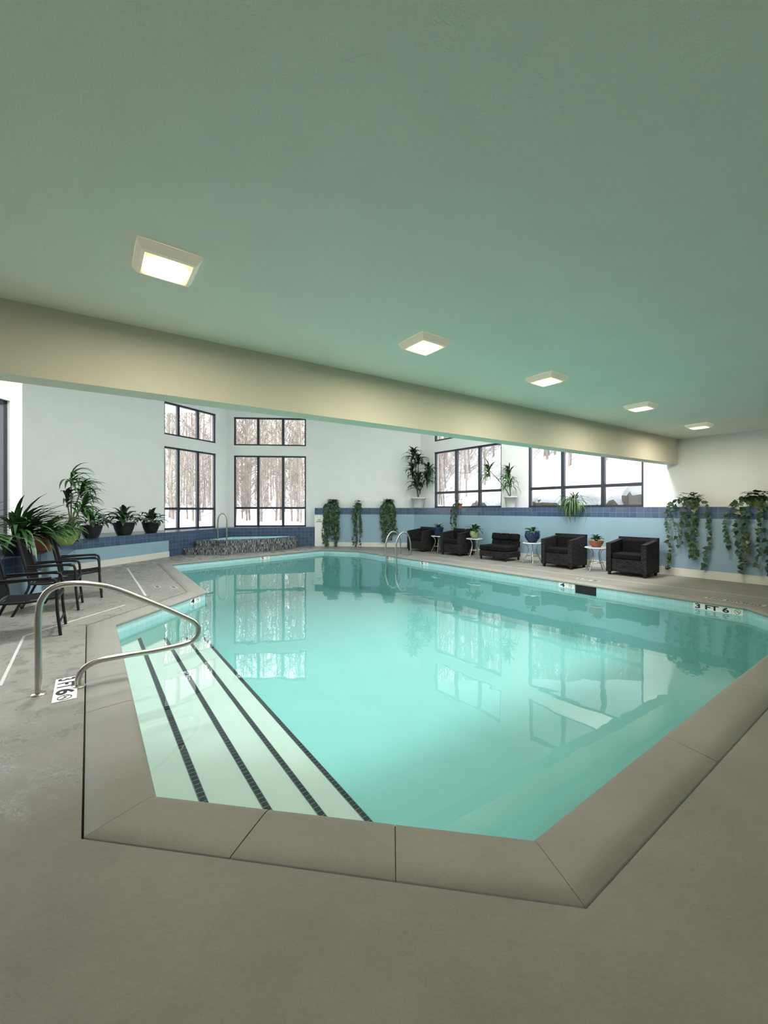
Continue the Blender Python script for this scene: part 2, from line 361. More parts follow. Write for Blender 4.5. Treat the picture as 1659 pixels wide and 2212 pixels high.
b=MB(); prof=[(.30,-.05),(.30,-.003),(.297,.0005),(.20,.003),(.05,.003),(.025,.0),(.010,-.008),(.002,-.02),(0,-.04),(.035,-.05)]
offs={p[0]:off(POOL,p[0]) for p in prof}
n=len(POOL)
for i in range(n):
    j=(i+1)%n; L=(POOL[j]-POOL[i]).length; k=max(1,round(L/(.62 if i==0 else 1.25)))
    for q in range(k):
        t0=q/k; t1=(q+1)/k
        g0=.0022 if q else .0009; g1=.0022 if q<k-1 else .0009
        rings=[]
        for (o_,z) in prof:
            a_=offs[o_][i]; b_=offs[o_][j]; LL=(b_-a_).length
            rings.append([(*(a_+(b_-a_)*(t0+g0/LL)),z),(*(a_+(b_-a_)*(t1-g1/LL)),z)])
        b.grid(rings,'coping',closed=False,smooth=True)
rg=off(POOL,.30); rin=off(POOL,.012); rg2=off(POOL,.32)
for i in range(n):
    j=(i+1)%n
    b.face([(*rin[i],-.014),(*rin[j],-.014),(*rg[j],-.006),(*rg[i],-.006)],'joint')
    b.face([(*rg[i],-.03),(*rg[j],-.03),(*rg2[j],-.03),(*rg2[i],-.03)],'dark')
o=b.obj('pool_coping',label='grey concrete coping slabs edging the indoor pool',category='pool edge')
b=MB(); W=off(POOL,.03); zf=lambda p:-1.0-.03*max(0,(Vector(p[:2])-B).dot(VA.to_2d()))
L=0
for i in range(n):
    j=(i+1)%n; a_,c_=W[i],W[j]; l=(c_-a_).length
    for (z0,z1,k) in ((-.25,-.045,'pooltile'),(-1.7,-.25,'plaster')):
        b.face([(*a_,z1),(*c_,z1),(*c_,z0),(*a_,z0)],k,[(L,z1),(L+l,z1),(L+l,z0),(L,z0)])
    L+=l
for t in tessellate_polygon([[p.to_3d() for p in W]]):
    b.face([(*W[i],zf(W[i])) for i in t],'plaster')
pool=empty('swimming_pool',(1,8,0),label='angular indoor swimming pool filled with clear turquoise water',category='pool')
def par(o,p):
    o.parent=p; o.matrix_parent_inverse=Matrix.Translation(-Vector(p.location)) ; return o
par(b.obj('basin'),pool)
WZ=-.142
b=MB(); 
wp=off(POOL,.029)
for t in tessellate_polygon([[p.to_3d() for p in wp]]):
    pts=[Vector((*wp[i],WZ)) for i in t]
    if (pts[1]-pts[0]).cross(pts[2]-pts[0]).z<0: pts.reverse()
    b.face(pts,'water')
par(b.obj('pool_water'),pool)
e=(I-A).normalized(); nn=Vector((e.y,-e.x))
def clip(poly,nrm,dd,keep_le=True):
    out=[];s=1 if keep_le else -1
    for i in range(len(poly)):
        p=poly[i];q=poly[(i+1)%len(poly)]; dp=s*((p-A).dot(nrm)-dd); dq=s*((q-A).dot(nrm)-dd)
        if dp<=0: out.append(p)
        if (dp<0)!=(dq<0): out.append(p+(q-p)*(dp/(dp-dq)))
    return out
alc=off(POOL,.028)
ds=[(-.1,.31,-.33),(.31,.68,-.49),(.68,1.04,-.65),(1.04,1.385,-.81)]
for k,(d0,d1,z) in enumerate(ds):
    pg=clip(clip(alc,nn,d1),nn,d0,False)
    b=MB(); b.prism(pg,-1.6,z,'step_depth_tint')
    st=clip(clip(alc,nn,d1-.002),nn,d1-.050,False)
    o=par(b.obj('pool_step'),pool)
    b=MB(); b.prism(st,z-.02,z+.003,'black_tile')
    o2=b.obj('nosing_tile_strip',label='black tile strip on the step edge'); 
    uvl=o2.data.uv_layers[0].data
    for lp in o2.data.loops:
        p=o2.data.vertices[lp.vertex_index].co; q=Vector((p.x,p.y))-A
        uvl[lp.index].uv=(q.dot(e),q.dot(nn)-d1+.049+.046*100)
    par(o2,pool)
# ---------------------------------------------------------------- markers
def textmesh(s,size):
    c=bpy.data.curves.new('t','FONT'); c.body=s; c.size=size; c.align_x='CENTER'; c.align_y='CENTER'; c.offset=size*.03; c.extrude=.0008
    o=bpy.data.objects.new('t',c); COL.objects.link(o); bpy.context.view_layer.update()
    me=bpy.data.meshes.new_from_object(o); bpy.data.objects.remove(o); me.materials.clear(); me.materials.append(M['ink']); 
    xs=[v.co.x for v in me.vertices]; ys=[v.co.y for v in me.vertices]; cx=(max(xs)+min(xs))/2; cy=(max(ys)+min(ys))/2
    for v in me.vertices: v.co.x-=cx; v.co.y-=cy
    return me,max(xs)-min(xs),max(ys)-min(ys)
def marker(org,X,Y,items,h,lab,group='pool depth markers',pk='white'):
    X=Vector(X).normalized();Y=Vector(Y).normalized();Z=X.cross(Y)
    tot=sum(w for _,w in items)
    R=Matrix(((X.x,Y.x,Z.x,org[0]),(X.y,Y.y,Z.y,org[1]),(X.z,Y.z,Z.z,org[2]),(0,0,0,1)))
    r=bpy.data.objects.new('depth_marker',None); COL.objects.link(r); r.matrix_world=R; r['label']=lab; r['category']='pool sign'; r['group']=group
    x=-tot/2
    for t,w in items:
        b=MB(); b.box((x+.002,-h/2,0),(x+w-.002,h/2,.004),pk); b.obj('plate',parent=r)
        cx=x+w/2
        if t=='@':
            b=MB(); s=min(h,w)*.36; q_=min(h,w)
            b.tube([(cx+s*math.cos(a),s*math.sin(a),.0045) for a in [i*math.pi/10 for i in range(20)]],q_*.03,'ink',seg=6,cyc=True,sub=1)
            b.tube([(cx-s*.7,s*.7,.0045),(cx+s*.7,-s*.7,.0045)],q_*.022,'ink',seg=6,sub=1)
            b.tube([(cx-s*.5,-s*.1,.0045),(cx,s*.25,.0045),(cx+s*.5,-s*.3,.0045)],q_*.03,'ink',seg=6,sub=1)
            b.obj('no_diving_symbol',parent=r)
        else:
            me,tw,th=textmesh(t,h); o=bpy.data.objects.new('lettering',me); COL.objects.link(o); o.parent=r; o.location=(cx,0,.0045)
            sy=h*.80/th; sxx=min(sy*1.9,w*.88/tw); o.scale=(sxx,sy,1)
        x+=w
    return r
def onedge(p,q,u):
    s=hit(p.to_3d(),q.to_3d(),u); return p+(q-p).normalized()*s
WD,WE,WE2,WG,WH,WI=W[3],W[4],W[5],W[6],W[7],W[8]
def wallmark(p,q,ua,ub,items,h,lab):
    ca=onedge(p,q,ua); cb=onedge(p,q,ub); c=(ca+cb)/2; L=(cb-ca).length; x=(q-p).normalized().to_3d(); nrm=x.cross(Vector((0,0,1))) 
    cc=c.to_3d()+nrm*.002; cc.z=-.045-h/2
    t=sum(w for _,w in items)
    marker(cc,x,(0,0,1),[(a,w*L/t) for a,w in items],h,lab)
wallmark(WE,WD,1497,1606,[('3 FT 6',.78),('@',.22)],.095,'white depth marker tile reading 3 FT 6 with no-diving symbol')
wallmark(WE,WD,1207,1241,[('4',.5),('@',.5)],.095,'white depth marker tile reading 4 with no-diving symbol')
wallmark(WE,WD,908,925,[('5',.5),('@',.5)],.095,'white depth marker tile reading 5 with no-diving symbol')
wallmark(WE,WD,834,850,[('5',.5),('@',.5)],.095,'white depth marker tile reading 5 with no-diving symbol')
wallmark(WG,WE2,562,582,[('5',.5),('@',.5)],.095,'white depth marker tile reading 5 with no-diving symbol')
wallmark(WI,WH,410,432,[('4',.5),('@',.5)],.095,'white depth marker tile reading 4 with no-diving symbol')
ca=onedge(WE,WD,1243);cb=onedge(WE,WD,1288); x=(cb-ca).normalized(); nr=Vector((x.y,-x.x)); b=MB()
b.prism([ca,cb,cb+nr*.004,ca+nr*.004],-.21,-.05,'dark'); b.obj('pool_skimmer',label='dark skimmer opening in the pool wall tiles',category='pool skimmer')  # flat dark plate; the opening's inner shade is put into its colour
cm=P(142,1488); marker(cm+Vector((0,0,.001)),-VA,UA,[('3 FT',.27),('6',.13),('@',.12)],.15,'white floor tile marker reading 3 FT 6 beside the pool steps')
for u,v in ((375,1269),(340,1268)):
    p=P(u,v); marker(p+Vector((0,0,.0)),-VA,UA,[('4',.11),('@',.11)],.10,'worn floor tile marker set into the deck','deck markers','dullplate')
p=P(1270,1253); marker(p+Vector((0,0,.001)),-VA,UA,[('4 FT',.3),('@',.16)],.14,'white floor tile marker set into the deck','deck markers','dullplate')
p=P(1585,1300); marker(p+Vector((0,0,.001)),-VA,UA,[('NO DIVING',.75)],.13,'white floor tile marker reading NO DIVING','deck markers','dullplate')
def line(pts,w,lab):
    b=MB()
    for i in range(len(pts)-1):
        p=pts[i].to_2d();q=pts[i+1].to_2d();d=(q-p).normalized();nn_=Vector((-d.y,d.x))*w/2
        b.prism([p-nn_,q-nn_,q+nn_,p+nn_],.0005,.002,'line')
    b.obj('painted_line',label=lab,category='floor marking')
line([P(275,1227),P(315,1287)],.035,'white line painted on the concrete deck')
line([P(0,1482),P(52,1374),P(115,1354),P(270,1307)],.025,'bent white line painted on the concrete deck')
line([P(905,1200),P(1250,1243),P(1659,1293)],.022,'long white line painted along the deck')
# ---------------------------------------------------------------- handrails
def rail(name,pl,base,dirv,r,lab,flanges):
    b=MB(); root=empty(name,base,label=lab,category='handrail')
    d=Vector(dirv).normalized()
    b.tube([(d.x*s,d.y*s,z) for s,z in pl],r,'chrome',seg=14,sub=7)
    b.obj('rail',parent=root)
    for s in flanges:
        f=MB(); f.lathe([(0.0,.014),(r*1.05,.014),(r*1.3,.012),(r*2.1,.008),(r*2.2,0.0005)],'chrome',c=(d.x*s,d.y*s,0)); f.obj('flange',parent=root)
    return root
b0=P(83,1500)
rail('handrail',[(0,0),(0,.3),(0,.64),(.03,.76),(.09,.825),(.18,.845),(.32,.83),(.5,.77),(.8,.60),(1.02,.46),(1.13,.38),(1.165,.30),(1.13,.225),(1.03,.19),(.8,.18),(.5,.185),(.36,.175),(.28,.13),(.25,.06),(.25,0)],b0,UA,.0235,'brushed steel looped handrail beside the pool steps',[0,.25])
for u in (828,850):
    c=onedge(E,D,u+14); base=c.to_3d()+UA*.42
    rail('ladder_rail',[(0,0),(0,.30),(-.03,.52),(-.13,.68),(-.28,.74),(-.42,.69),(-.54,.50),(-.58,.25),(-.56,.0),(-.54,-.3),(-.54,-.7)],base,UA,.024,'chrome pool ladder rail at the pool edge',[0])
tub=empty('hot_tub',(-4.9,14.4,0),label='raised angular hot tub clad in grey mosaic tile',category='hot tub')
TP=[Vector(p) for p in [(-6.2,13.42),(-5.2,13.42),(-3.75,14.35),(-3.3,15.2),(-3.3,15.82),(-5.83,15.25)]]
ti=off(TP,-.28)
b=MB(); L=0
for i in range(6):
    j=(i+1)%6; l=(TP[j]-TP[i]).length
    b.face([(*TP[i],0),(*TP[j],0),(*TP[j],.43),(*TP[i],.43)],'mosaic',[(L,0),(L+l,0),(L+l,.43),(L,.43)])
    b.face([(*TP[i],.43),(*TP[j],.43),(*ti[j],.43),(*ti[i],.43)],'btile')
    b.face([(*ti[i],.43),(*ti[j],.43),(*ti[j],-.2),(*ti[i],-.2)],'pooltile'); L+=l
b.face([(*p,.02) for p in ti],'pooltile')
par(b.obj('tub_shell'),tub)
b=MB(); b.face([(*p,.36) for p in ti],'tubwater'); par(b.obj('tub_water'),tub)
b=MB(); b.prism([(-6.38,12.95),(-5.15,12.95),(-4.85,13.1),(-5.2,13.42),(-6.2,13.42)],0,.21,'mosaic','mosaic'); par(b.obj('tub_step'),tub)
base=Vector((-5.55,13.6,.43)); 
rail('tub_handrail',[(0,0),(0,.55),(.03,.78),(.12,.88),(.23,.84),(.28,.68),(.28,.3),(.28,-.03)],base,(.95,.3,0),.026,'chrome arched handrail on the hot tub',[0])
b=MB(); b.box((0,-.06,0),(.36,0,1.22),'white'); p=empty('wall_panel',(-2.70,15.99,0.001),rotz=-.128,label='white access panel with a small notice on the blue wall',category='panel'); b.obj('panel',parent=p)
me,_,_=textmesh('NO\nDIVING',.07); o=bpy.data.objects.new('lettering',me); COL.objects.link(o); o.parent=p; o.location=(.18,-.061,1.0); o.rotation_euler=(math.pi/2,0,0)
# ---------------------------------------------------------------- ceiling lights
def ceiling_light():
    r=empty('ceiling_light',(0,0,0),label='square flush ceiling light with beige housing, lit warm',category='ceiling light',group='row of ceiling lights')
    b=MB()
    def sq(h,z): return [(-h,-h,z),(h,-h,z),(h,h,z),(-h,h,z)]
    b.grid([sq(.176,0),sq(.176,-.015),sq(.150,-.052),sq(.134,-.058),sq(.128,-.040)],'housing',smooth=False); b.obj('housing',parent=r)
    b=MB(); b.rbox((-.127,-.127,-.062),(.127,.127,-.03),'lens',r=.008); b.obj('lens',parent=r)
    ld=bpy.data.lights.new('bulb','AREA'); ld.shape='SQUARE'; ld.size=.18; ld.energy=27; ld.color=(1,.87,.69)
    lo=bpy.data.objects.new('bulb',ld); COL.objects.link(lo); lo.parent=r; lo.location=(0,0,-.066)
    return r
lp=[]
for u,v in ((360,586),(917,754),(1181,827),(1384,885),(1510,925)):
    d=(2.965-HH)*F/(HY-v); q=PD(u,d,3.029); lp.append(q)
rot=math.atan2(UA.y,UA.x)
cl=ceiling_light(); cl.location=lp[0]; cl.rotation_euler=(0,0,rot)
for q in lp[1:]: clone(cl,q,rot)
# ---------------------------------------------------------------- plants
AZ=[None]
def raz():
    if AZ[0] is None: return random.uniform(0,6.283)
    return AZ[0]+max(-1.5,min(1.5,random.gauss(0,.75)))
def blade(b,base,az,L,w,elev,droop,k,seg=6):
    p=Vector(base); el=elev; rings=[]; h=Vector((math.cos(az),math.sin(az),0)); side=Vector((-math.sin(az),math.cos(az),0))
    for i in range(seg+1):
        t=i/seg; ww=w*(.35+1.3*t if t<.4 else .87*(1-((t-.4)/.6)**1.7))*.5+.0008
        d=h*math.cos(el)+Vector((0,0,1))*math.sin(el); up=-h*math.sin(el)+Vector((0,0,1))*math.cos(el)
        rings.append([p-side*ww+up*ww*.35,p.copy(),p+side*ww+up*ww*.35])
        p=p+d*(L/seg); el-=droop/seg
    b.grid(rings,k,closed=False,smooth=True)
def heart(b,p,dirv,nrm,s,k):
    d=Vector(dirv).normalized(); n_=Vector(nrm); n_=(n_-d*n_.dot(d)).normalized(); x=d.cross(n_)
    p=Vector(p)
    c=[p,p+x*s*.42-d*s*.12+n_*s*.08,p+x*s*.45+d*s*.35+n_*s*.06,p+d*s-n_*s*.1,p-x*s*.45+d*s*.35+n_*s*.06,p-x*s*.42-d*s*.12+n_*s*.08,p+d*s*.35]
    i=len(b.v); b.v+=[tuple(q) for q in c]
    for t in ((0,1,6),(1,2,6),(2,3,6),(3,4,6),(4,5,6),(5,0,6)):
        b.f.append(tuple(i+j for j in t)); b.m.append(b.mi(k)); b.sm.append(True); b.uv+=[(0,0)]*3
def pot(r,h,k,root,style=0,z=0):
    b=MB()
    if style==0: pr=[(0,.0),(r*.68,0),(r*.70,.01),(r*.95,h*.86),(r*1.03,h*.86),(r*1.05,h),(r*.93,h),(r*.9,h*.86)]
    elif style==1: pr=[(0,0),(r*.5,0),(r*.62,h*.1),(r*.95,h*.45),(r*1.0,h*.7),(r*.9,h*.9),(r*.98,h),(r*.88,h),(r*.82,h*.86)]
    else: pr=[(0,0),(r*.55,0),(r*.62,.02),(r*.82,h*.5),(r*.96,h*.95),(r*1.0,h),(r*.9,h),(r*.86,h*.9)]
    b.lathe([(q,zz+z) for q,zz in pr],k); b.obj('pot',parent=root)
    b=MB(); b.lathe([(0,z+h*.875),(r*.5,z+h*.885),(r*.86,z+h*.87)],'soil'); b.obj('soil',parent=root)
def rosette(root,z,nl,L,w,k,e0=.3,e1=1.4,dr=1.2,c=(0,0),name='leaves'):
    b=MB()
    for i in range(nl):
        az=raz(); el=random.uniform(e0,e1); l=L*random.uniform(.65,1.05)
        blade(b,(c[0]+random.uniform(-.03,.03),c[1]+random.uniform(-.03,.03),z),az,l,w*random.uniform(.8,1.1),el,dr*random.uniform(.6,1.3),k)
    return b.obj(name,parent=root)
def plant(name,loc,lab,pr,ph,pk,style,build,cat='potted plant',front=None):
    AZ[0]=None if front is None else math.atan2(front[1],front[0])
    r=empty(name,loc,label=lab,category=cat); pot(pr,ph,pk,r,style); build(r,ph*.87); AZ[0]=None; return r
def tree_build(h,heads,lw,LL,nl=30,k='leafdark'):
    def f(r,z):
        b=MB()
        for (dx,dy,hh) in heads:
            b.tube([(0,0,z-.02),(dx*.3,dy*.3,z+(hh-z)*.4),(dx,dy,hh)],.016,'stem',seg=7,sub=3,r2=.010)
        b.obj('stem',parent=r)
        b=MB()
        for (dx,dy,hh) in heads:
            for i in range(nl):
                t=random.random(); az=raz()
                blade(b,(dx,dy,hh-.22*t),az,LL*random.uniform(.7,1.1),lw,1.3-1.0*t+random.uniform(-.2,.2),1.9*random.uniform(.7,1.3),k)
        b.obj('leaves',parent=r)
    return f
def lily(nl,L,w,k='leafdark',e0=.5,e1=1.45):
    def f(r,z):
        b=MB()
        for i in range(nl):
            az=raz(); el=random.uniform(e0,e1); l=L*random.uniform(.5,1.05)
            pe=l*.45; h=Vector((math.cos(az)*math.cos(el),math.sin(az)*math.cos(el),math.sin(el)))
            b.tube([(0,0,z),(h.x*pe,h.y*pe,z+h.z*pe)],.003,k,seg=4,sub=1)
            blade(b,(h.x*pe,h.y*pe,z+h.z*pe),az,l*.6,w,el-.1,1.5*random.uniform(.7,1.4),k)
        b.obj('leaves',parent=r)
    return f
def grassy(nl,L,w,k='leaflight',e0=.2,e1=1.4,dr=1.8):
    return lambda r,z: rosette(r,z,nl,L,w,k,e0,e1,dr)
LZ=.751
RT=(1,.1)
plant('potted_cast_iron_plant',(-5.58,6.18,LZ),'large leafy plant with long arching strap leaves in black pot',.20,.28,'blackpot',0,lambda r,z:(rosette(r,z,60,.88,.075,'leafdark',.35,1.5,1.5),rosette(r,z,45,.85,.065,'leaf',.3,1.4,1.6)),front=RT)
plant('potted_cast_iron_plant',(-5.62,5.45,LZ),'bushy strap-leaved plant in black pot on the tiled ledge',.18,.26,'blackpot',0,lambda r,z:rosette(r,z,60,.8,.07,'leaf',.3,1.5,1.5),front=RT)
plant('potted_foliage_plant',(-5.72,6.88,LZ),'leafy plant in terracotta pot on the tiled ledge',.16,.25,'terracotta',0,lambda r,z:(rosette(r,z,50,.66,.075,'leaf',.5,1.5,1.6),rosette(r,z,20,.5,.03,'leaf')),front=(1,.3))
plant('potted_dracaena',(-6.72,8.75,LZ),'tall dracaena with several leafy heads in dark pot',.20,.28,'blackpot',0,tree_build(1.2,[(0,0,1.42),(.2,.0,1.12),(.32,-.1,.8),(-.14,.05,.95)],.065,.56,30,'leaf'),front=RT)
plant('potted_spider_plant',(-6.17,7.88,LZ),'light green spider plant in lime glazed pot',.22,.30,'greenpot',1,grassy(70,.5,.032,'leaflight'),front=RT)
for u,dd,sz in ((197,9.9,1.0),(268,11.0,1.1),(326,12.0,1.0)):
    q=PD(u,dd,LZ); plant('potted_peace_lily',q,'peace lily with broad dark leaves in wide black bowl pot',.25*sz,.31*sz,'blackpot',2,lily(50,.60*sz,.12,'leafdark',.3,1.4))
def onW(u,back=.18,z=1.501):
    p=(7.3,7.75,0);q=(1.15,15.5,0); s=hit(p,q,u); c=Vector(p)+(Vector(q)-Vector(p)).normalized()*s
    return c+Vector((.783,.621,0))*back+Vector((0,0,z))
FR=(-.783,-.621,0); FC=(-.128,-.99,0)
q=PD(903,15.62,1.501)
plant('potted_dracaena',q,'tall dracaena tree with drooping leafy heads in white pot',.27,.40,'whitepot',0,tree_build(1.9,[(-.20,-.16,2.05),(.0,-.15,1.85),(.36,-.34,1.45),(-.22,-.15,1.45),(.30,-.34,1.15),(.0,-.2,1.1),(-.1,-.15,.95)],.10,.52,32,'leafdark'),front=FC)
plant('potted_yucca',onW(1097,.14),'spiky yucca with bare cane and two leafy heads in white pot',.19,.34,'whitepot',0,tree_build(1.2,[(-.60,.18,1.15),(-.08,-.12,1.05),(-.06,-.12,.8)],.045,.52,46,'leaf'),front=FR)
def trail(name,loc,lab,pr,ph,pk,strands,length,s,k,spread,front,dense=1.0,heap=5):
    r=empty(name,loc,label=lab,category='trailing plant')
    pot(pr,ph,pk,r,0)
    f=Vector(front).normalized(); side=Vector((-f.y,f.x,0))
    b=MB(); st=MB(); edge=.22
    for i in range(strands):
        x=-spread+2*spread*(i+.5)/strands+random.uniform(-.04,.04); L=length*random.uniform(.5,1.0)
        pts=[Vector((0,0,ph*.9)),side*x*.5+f*pr*1.0+Vector((0,0,ph*1.15)),side*x+f*(edge+.02)+Vector((0,0,.03))]
        nz=int(L/.12)+1; xx=x
        for j in range(nz):
            xx+=random.uniform(-.03,.03); pts.append(side*xx+f*(edge+.03+random.uniform(-.01,.03))+Vector((0,0,-(j+1)*L/nz)))
        st.tube(pts,.0035,k,seg=4,sub=2)
        for a in range(len(pts)-1):
            m_=max(1,int((pts[a+1]-pts[a]).length/(s*.6)*dense))
            for c_ in range(m_):
                p=pts[a].lerp(pts[a+1],(c_+random.random())/m_)
                dr=side*random.uniform(-1,1)+f*random.uniform(0,.5)+Vector((0,0,random.uniform(-1.2,.1)))
                heart(b,p+f*.01,dr,f+side*random.uniform(-.6,.6)+Vector((0,0,random.uniform(0,.8))),s*random.uniform(.7,1.15),k)
    for i in range(int(heap*8)):
        az=math.atan2(f.y,f.x)+random.uniform(-1.7,1.7); rr=pr*random.uniform(.2,1.5)
        heart(b,(rr*math.cos(az),rr*math.sin(az),ph+random.uniform(0,.14)),(math.cos(az),math.sin(az),random.uniform(-.4,.6)),(0,0,1),s*random.uniform(.7,1.1),k)
    st.obj('vine_stems',parent=r); b.obj('leaves',parent=r); return r
def onC(u,back=.17):
    p=(1.15,15.5,0);q=(-2.72,16.0,0); s=hit(p,q,u); c=Vector(p)+(Vector(q)-Vector(p)).normalized()*s
    return c+Vector((.128,.99,0))*back+Vector((0,0,1.501))
trail('hanging_ivy',onC(718),'dense dark ivy cascading down the blue wall',.14,.2,'blackpot',28,1.6,.085,'leafdark',.30,FC,1,22)
trail('hanging_ivy',onC(773),'narrow strand of ivy cascading down the blue wall',.12,.15,'blackpot',10,1.55,.08,'leafdark',.14,FC,1,6)
trail('hanging_ivy',onC(838),'dense dark ivy cascading down the blue wall',.14,.2,'blackpot',28,1.3,.085,'leafdark',.28,FC,1,22)
trail('hanging_spider_plant',onW(985,.17),'spindly trailing plant in terracotta pot on the ledge',.11,.15,'terracotta',6,.9,.07,'leafdark',.14,FR)
plant('potted_spider_plant',onW(1237,.08),'spider plant with long drooping leaves over the ledge',.12,.15,'greenpot',0,lambda r,z:(rosette(r,z,45,.85,.024,'leaflight',-.2,1.0,3.2),rosette(r,z,60,.7,.028,'leaf',.0,1.3,2.8)),front=FR)
trail('hanging_pothos',onW(1488,.17),'pothos vines trailing from a planter down the blue wall',.15,.16,'greenpot',7,1.45,.09,'leafdark',.38,FR,.95,7)
trail('hanging_pothos',onW(1630,.17),'pothos vines trailing from a planter down the blue wall',.15,.16,'greenpot',8,1.48,.09,'leafdark',.44,FR,.95,9)
# ---------------------------------------------------------------- wicker armchairs
FACE=math.atan2(-.621,-.783)+math.pi/2
def armchair():
    r=empty('wicker_armchair',(0,0,0),label='boxy dark wicker armchair with black seat cushion',category='armchair',group='wicker armchairs along the blue wall')
    w=.40
    b=MB(); b.rbox((-w+.10,-.33,.08),(w-.10,.26,.36),'wicker',.006); b.obj('seat_base',parent=r)
    for sx in (-1,1):
        b=MB(); x0,x1=sorted((sx*w,sx*(w-.10)))
        pts=[(-.37,.07),(.36,.07),(.36,.77),(.30,.77),(-.34,.70),(-.37,.70)]
        L_=[Vector((x0,y,z)) for y,z in pts]; R_=[Vector((x1,y,z)) for y,z in pts]
        uv=[(y,z) for y,z in pts]
        b.face(list(reversed(L_)),'wicker',list(reversed(uv))); b.face(R_,'wicker',uv)
        for i in range(6):
            j=(i+1)%6; b.face([L_[i],L_[j],R_[j],R_[i]],'wicker',[(x0,i*.3),(x0,i*.3+.55),(x1,i*.3+.55),(x1,i*.3)])
        b.obj('arm',parent=r)
    b=MB(); T4=Matrix.Translation((0,.28,.06))@Matrix.Rotation(-.03,4,'X'); b.rbox((-w+.0,-.02,0),(w-.0,.09,.76),'wicker',.006,M4=T4); b.obj('backrest',parent=r)
    b=MB(); b.rbox((-w+.115,-.35,.365),(w-.115,.24,.48),'cushion',.025,3); b.obj('seat_cushion',parent=r)
    b=MB(); b.rbox((-w+.12,.16,.42),(w-.12,.26,.76),'cushion',.025,3); b.obj('back_cushion',parent=r)
    for x in (-w+.05,w-.05):
        for y in (-.31,.31):
            b=MB(); b.box((x-.025,y-.025,0),(x+.025,y+.025,.075),'darkmetal'); b.obj('leg',parent=r)
    return r
def atW(u,outd):
    p=Vector((7.3,7.75,0));q=Vector((1.15,15.5,0)); k=(u-829.5)/F
    o_=Vector((-.783,-.621,0))*outd; return (p+o_)+(q-p).normalized()*hit(p+o_,q+o_,u)
ac=armchair(); ac.location=atW(1366,.62); ac.rotation_euler=(0,0,FACE)
for u in (1218,988,913): clone(ac,atW(u,.60),FACE+random.uniform(-.06,.06))
r=empty('armless_lounge_seat',atW(1080,.6),FACE,label='armless black tufted lounge seat with dark frame',category='lounge chair')
b=MB(); b.rbox((-.46,-.36,.10),(.46,.32,.26),'wicker',.01); b.obj('base',parent=r)
for sx in (-1,0,1):
    b=MB(); b.rbox((sx*.305-.15,-.38,.26),(sx*.305+.15,.25,.42),'cushion',.05,3); b.obj('seat_cushion',parent=r)
for sx in (-1,0,1):
  for zz in (0,1):
    b=MB(); T4=Matrix.Translation((sx*.305,.24,.36+zz*.19))@Matrix.Rotation(-.25,4,'X'); b.rbox((-.15,-.06,0),(.15,.08,.2),'cushion',.045,3,M4=T4); b.obj('back_cushion',parent=r)
for x in (-.42,.42):
    for y in (-.32,.28):
        b=MB(); b.box((x-.02,y-.02,0),(x+.02,y+.02,.105),'darkmetal'); b.obj('leg',parent=r)
def table():
    r=empty('side_table',(0,0,0),label='round glass side table with curved chrome legs',category='side table',group='chrome side tables between the armchairs')
    b=MB(); b.lathe([(0,.54),(.235,.54),(.235,.55),(0,.55)],'tableglass'); b.obj('glass_top',parent=r)
    b=MB(); b.tube([(.24*math.cos(a),.24*math.sin(a),.545) for a in [i*math.pi/12 for i in range(24)]],.012,'white',seg=6,cyc=True,sub=1); b.obj('rim',parent=r)
    b=MB(); b.tube([(.15*math.cos(a),.15*math.sin(a),.2) for a in [i*math.pi/12 for i in range(24)]],.008,'chrome',seg=6,cyc=True,sub=1); b.obj('stretcher',parent=r)
    for i in range(4):
        a=i*math.pi/2+.5; b=MB(); b.tube([(rr*math.cos(a),rr*math.sin(a),z) for rr,z in ((.22,.535),(.13,.47),(.10,.35),(.15,.2),(.22,.06),(.25,.008))],.012,'chrome',seg=6,sub=3); b.obj('leg',parent=r)
    return r
tb=table(); tl=[(1288,.62),(1150,.6),(1025,.6),(947,.55)]
tb.location=atW(*tl[0])
tp=[tb.location.copy()]
for t in tl[1:]:
    q=atW(*t); tp.append(q); clone(tb,q,random.uniform(0,1))
up=Vector((0,0,.556))
plant('potted_succulent',tp[0]+up,'low leafy plant in terracotta bowl on a glass side table',.17,.15,'terracotta',2,lily(40,.22,.06,'leaf',.5,1.5))
plant('potted_plant',tp[1]+up,'leafy plant in large navy glazed pot on a glass side table',.20,.30,'bluepot',1,lily(45,.26,.06,'leaf',.2,1.4))
plant('potted_plant',tp[2]+up,'trailing plant in pale green pot on a glass side table',.14,.22,'palepot',1,lily(50,.34,.09,'leaf',.2,1.4))
plant('potted_spider_plant',tp[3]+up,'bushy plant in dark pot on a glass side table',.19,.28,'bluepot',2,grassy(70,.3,.03,'leaf',.3,1.4,1.5))
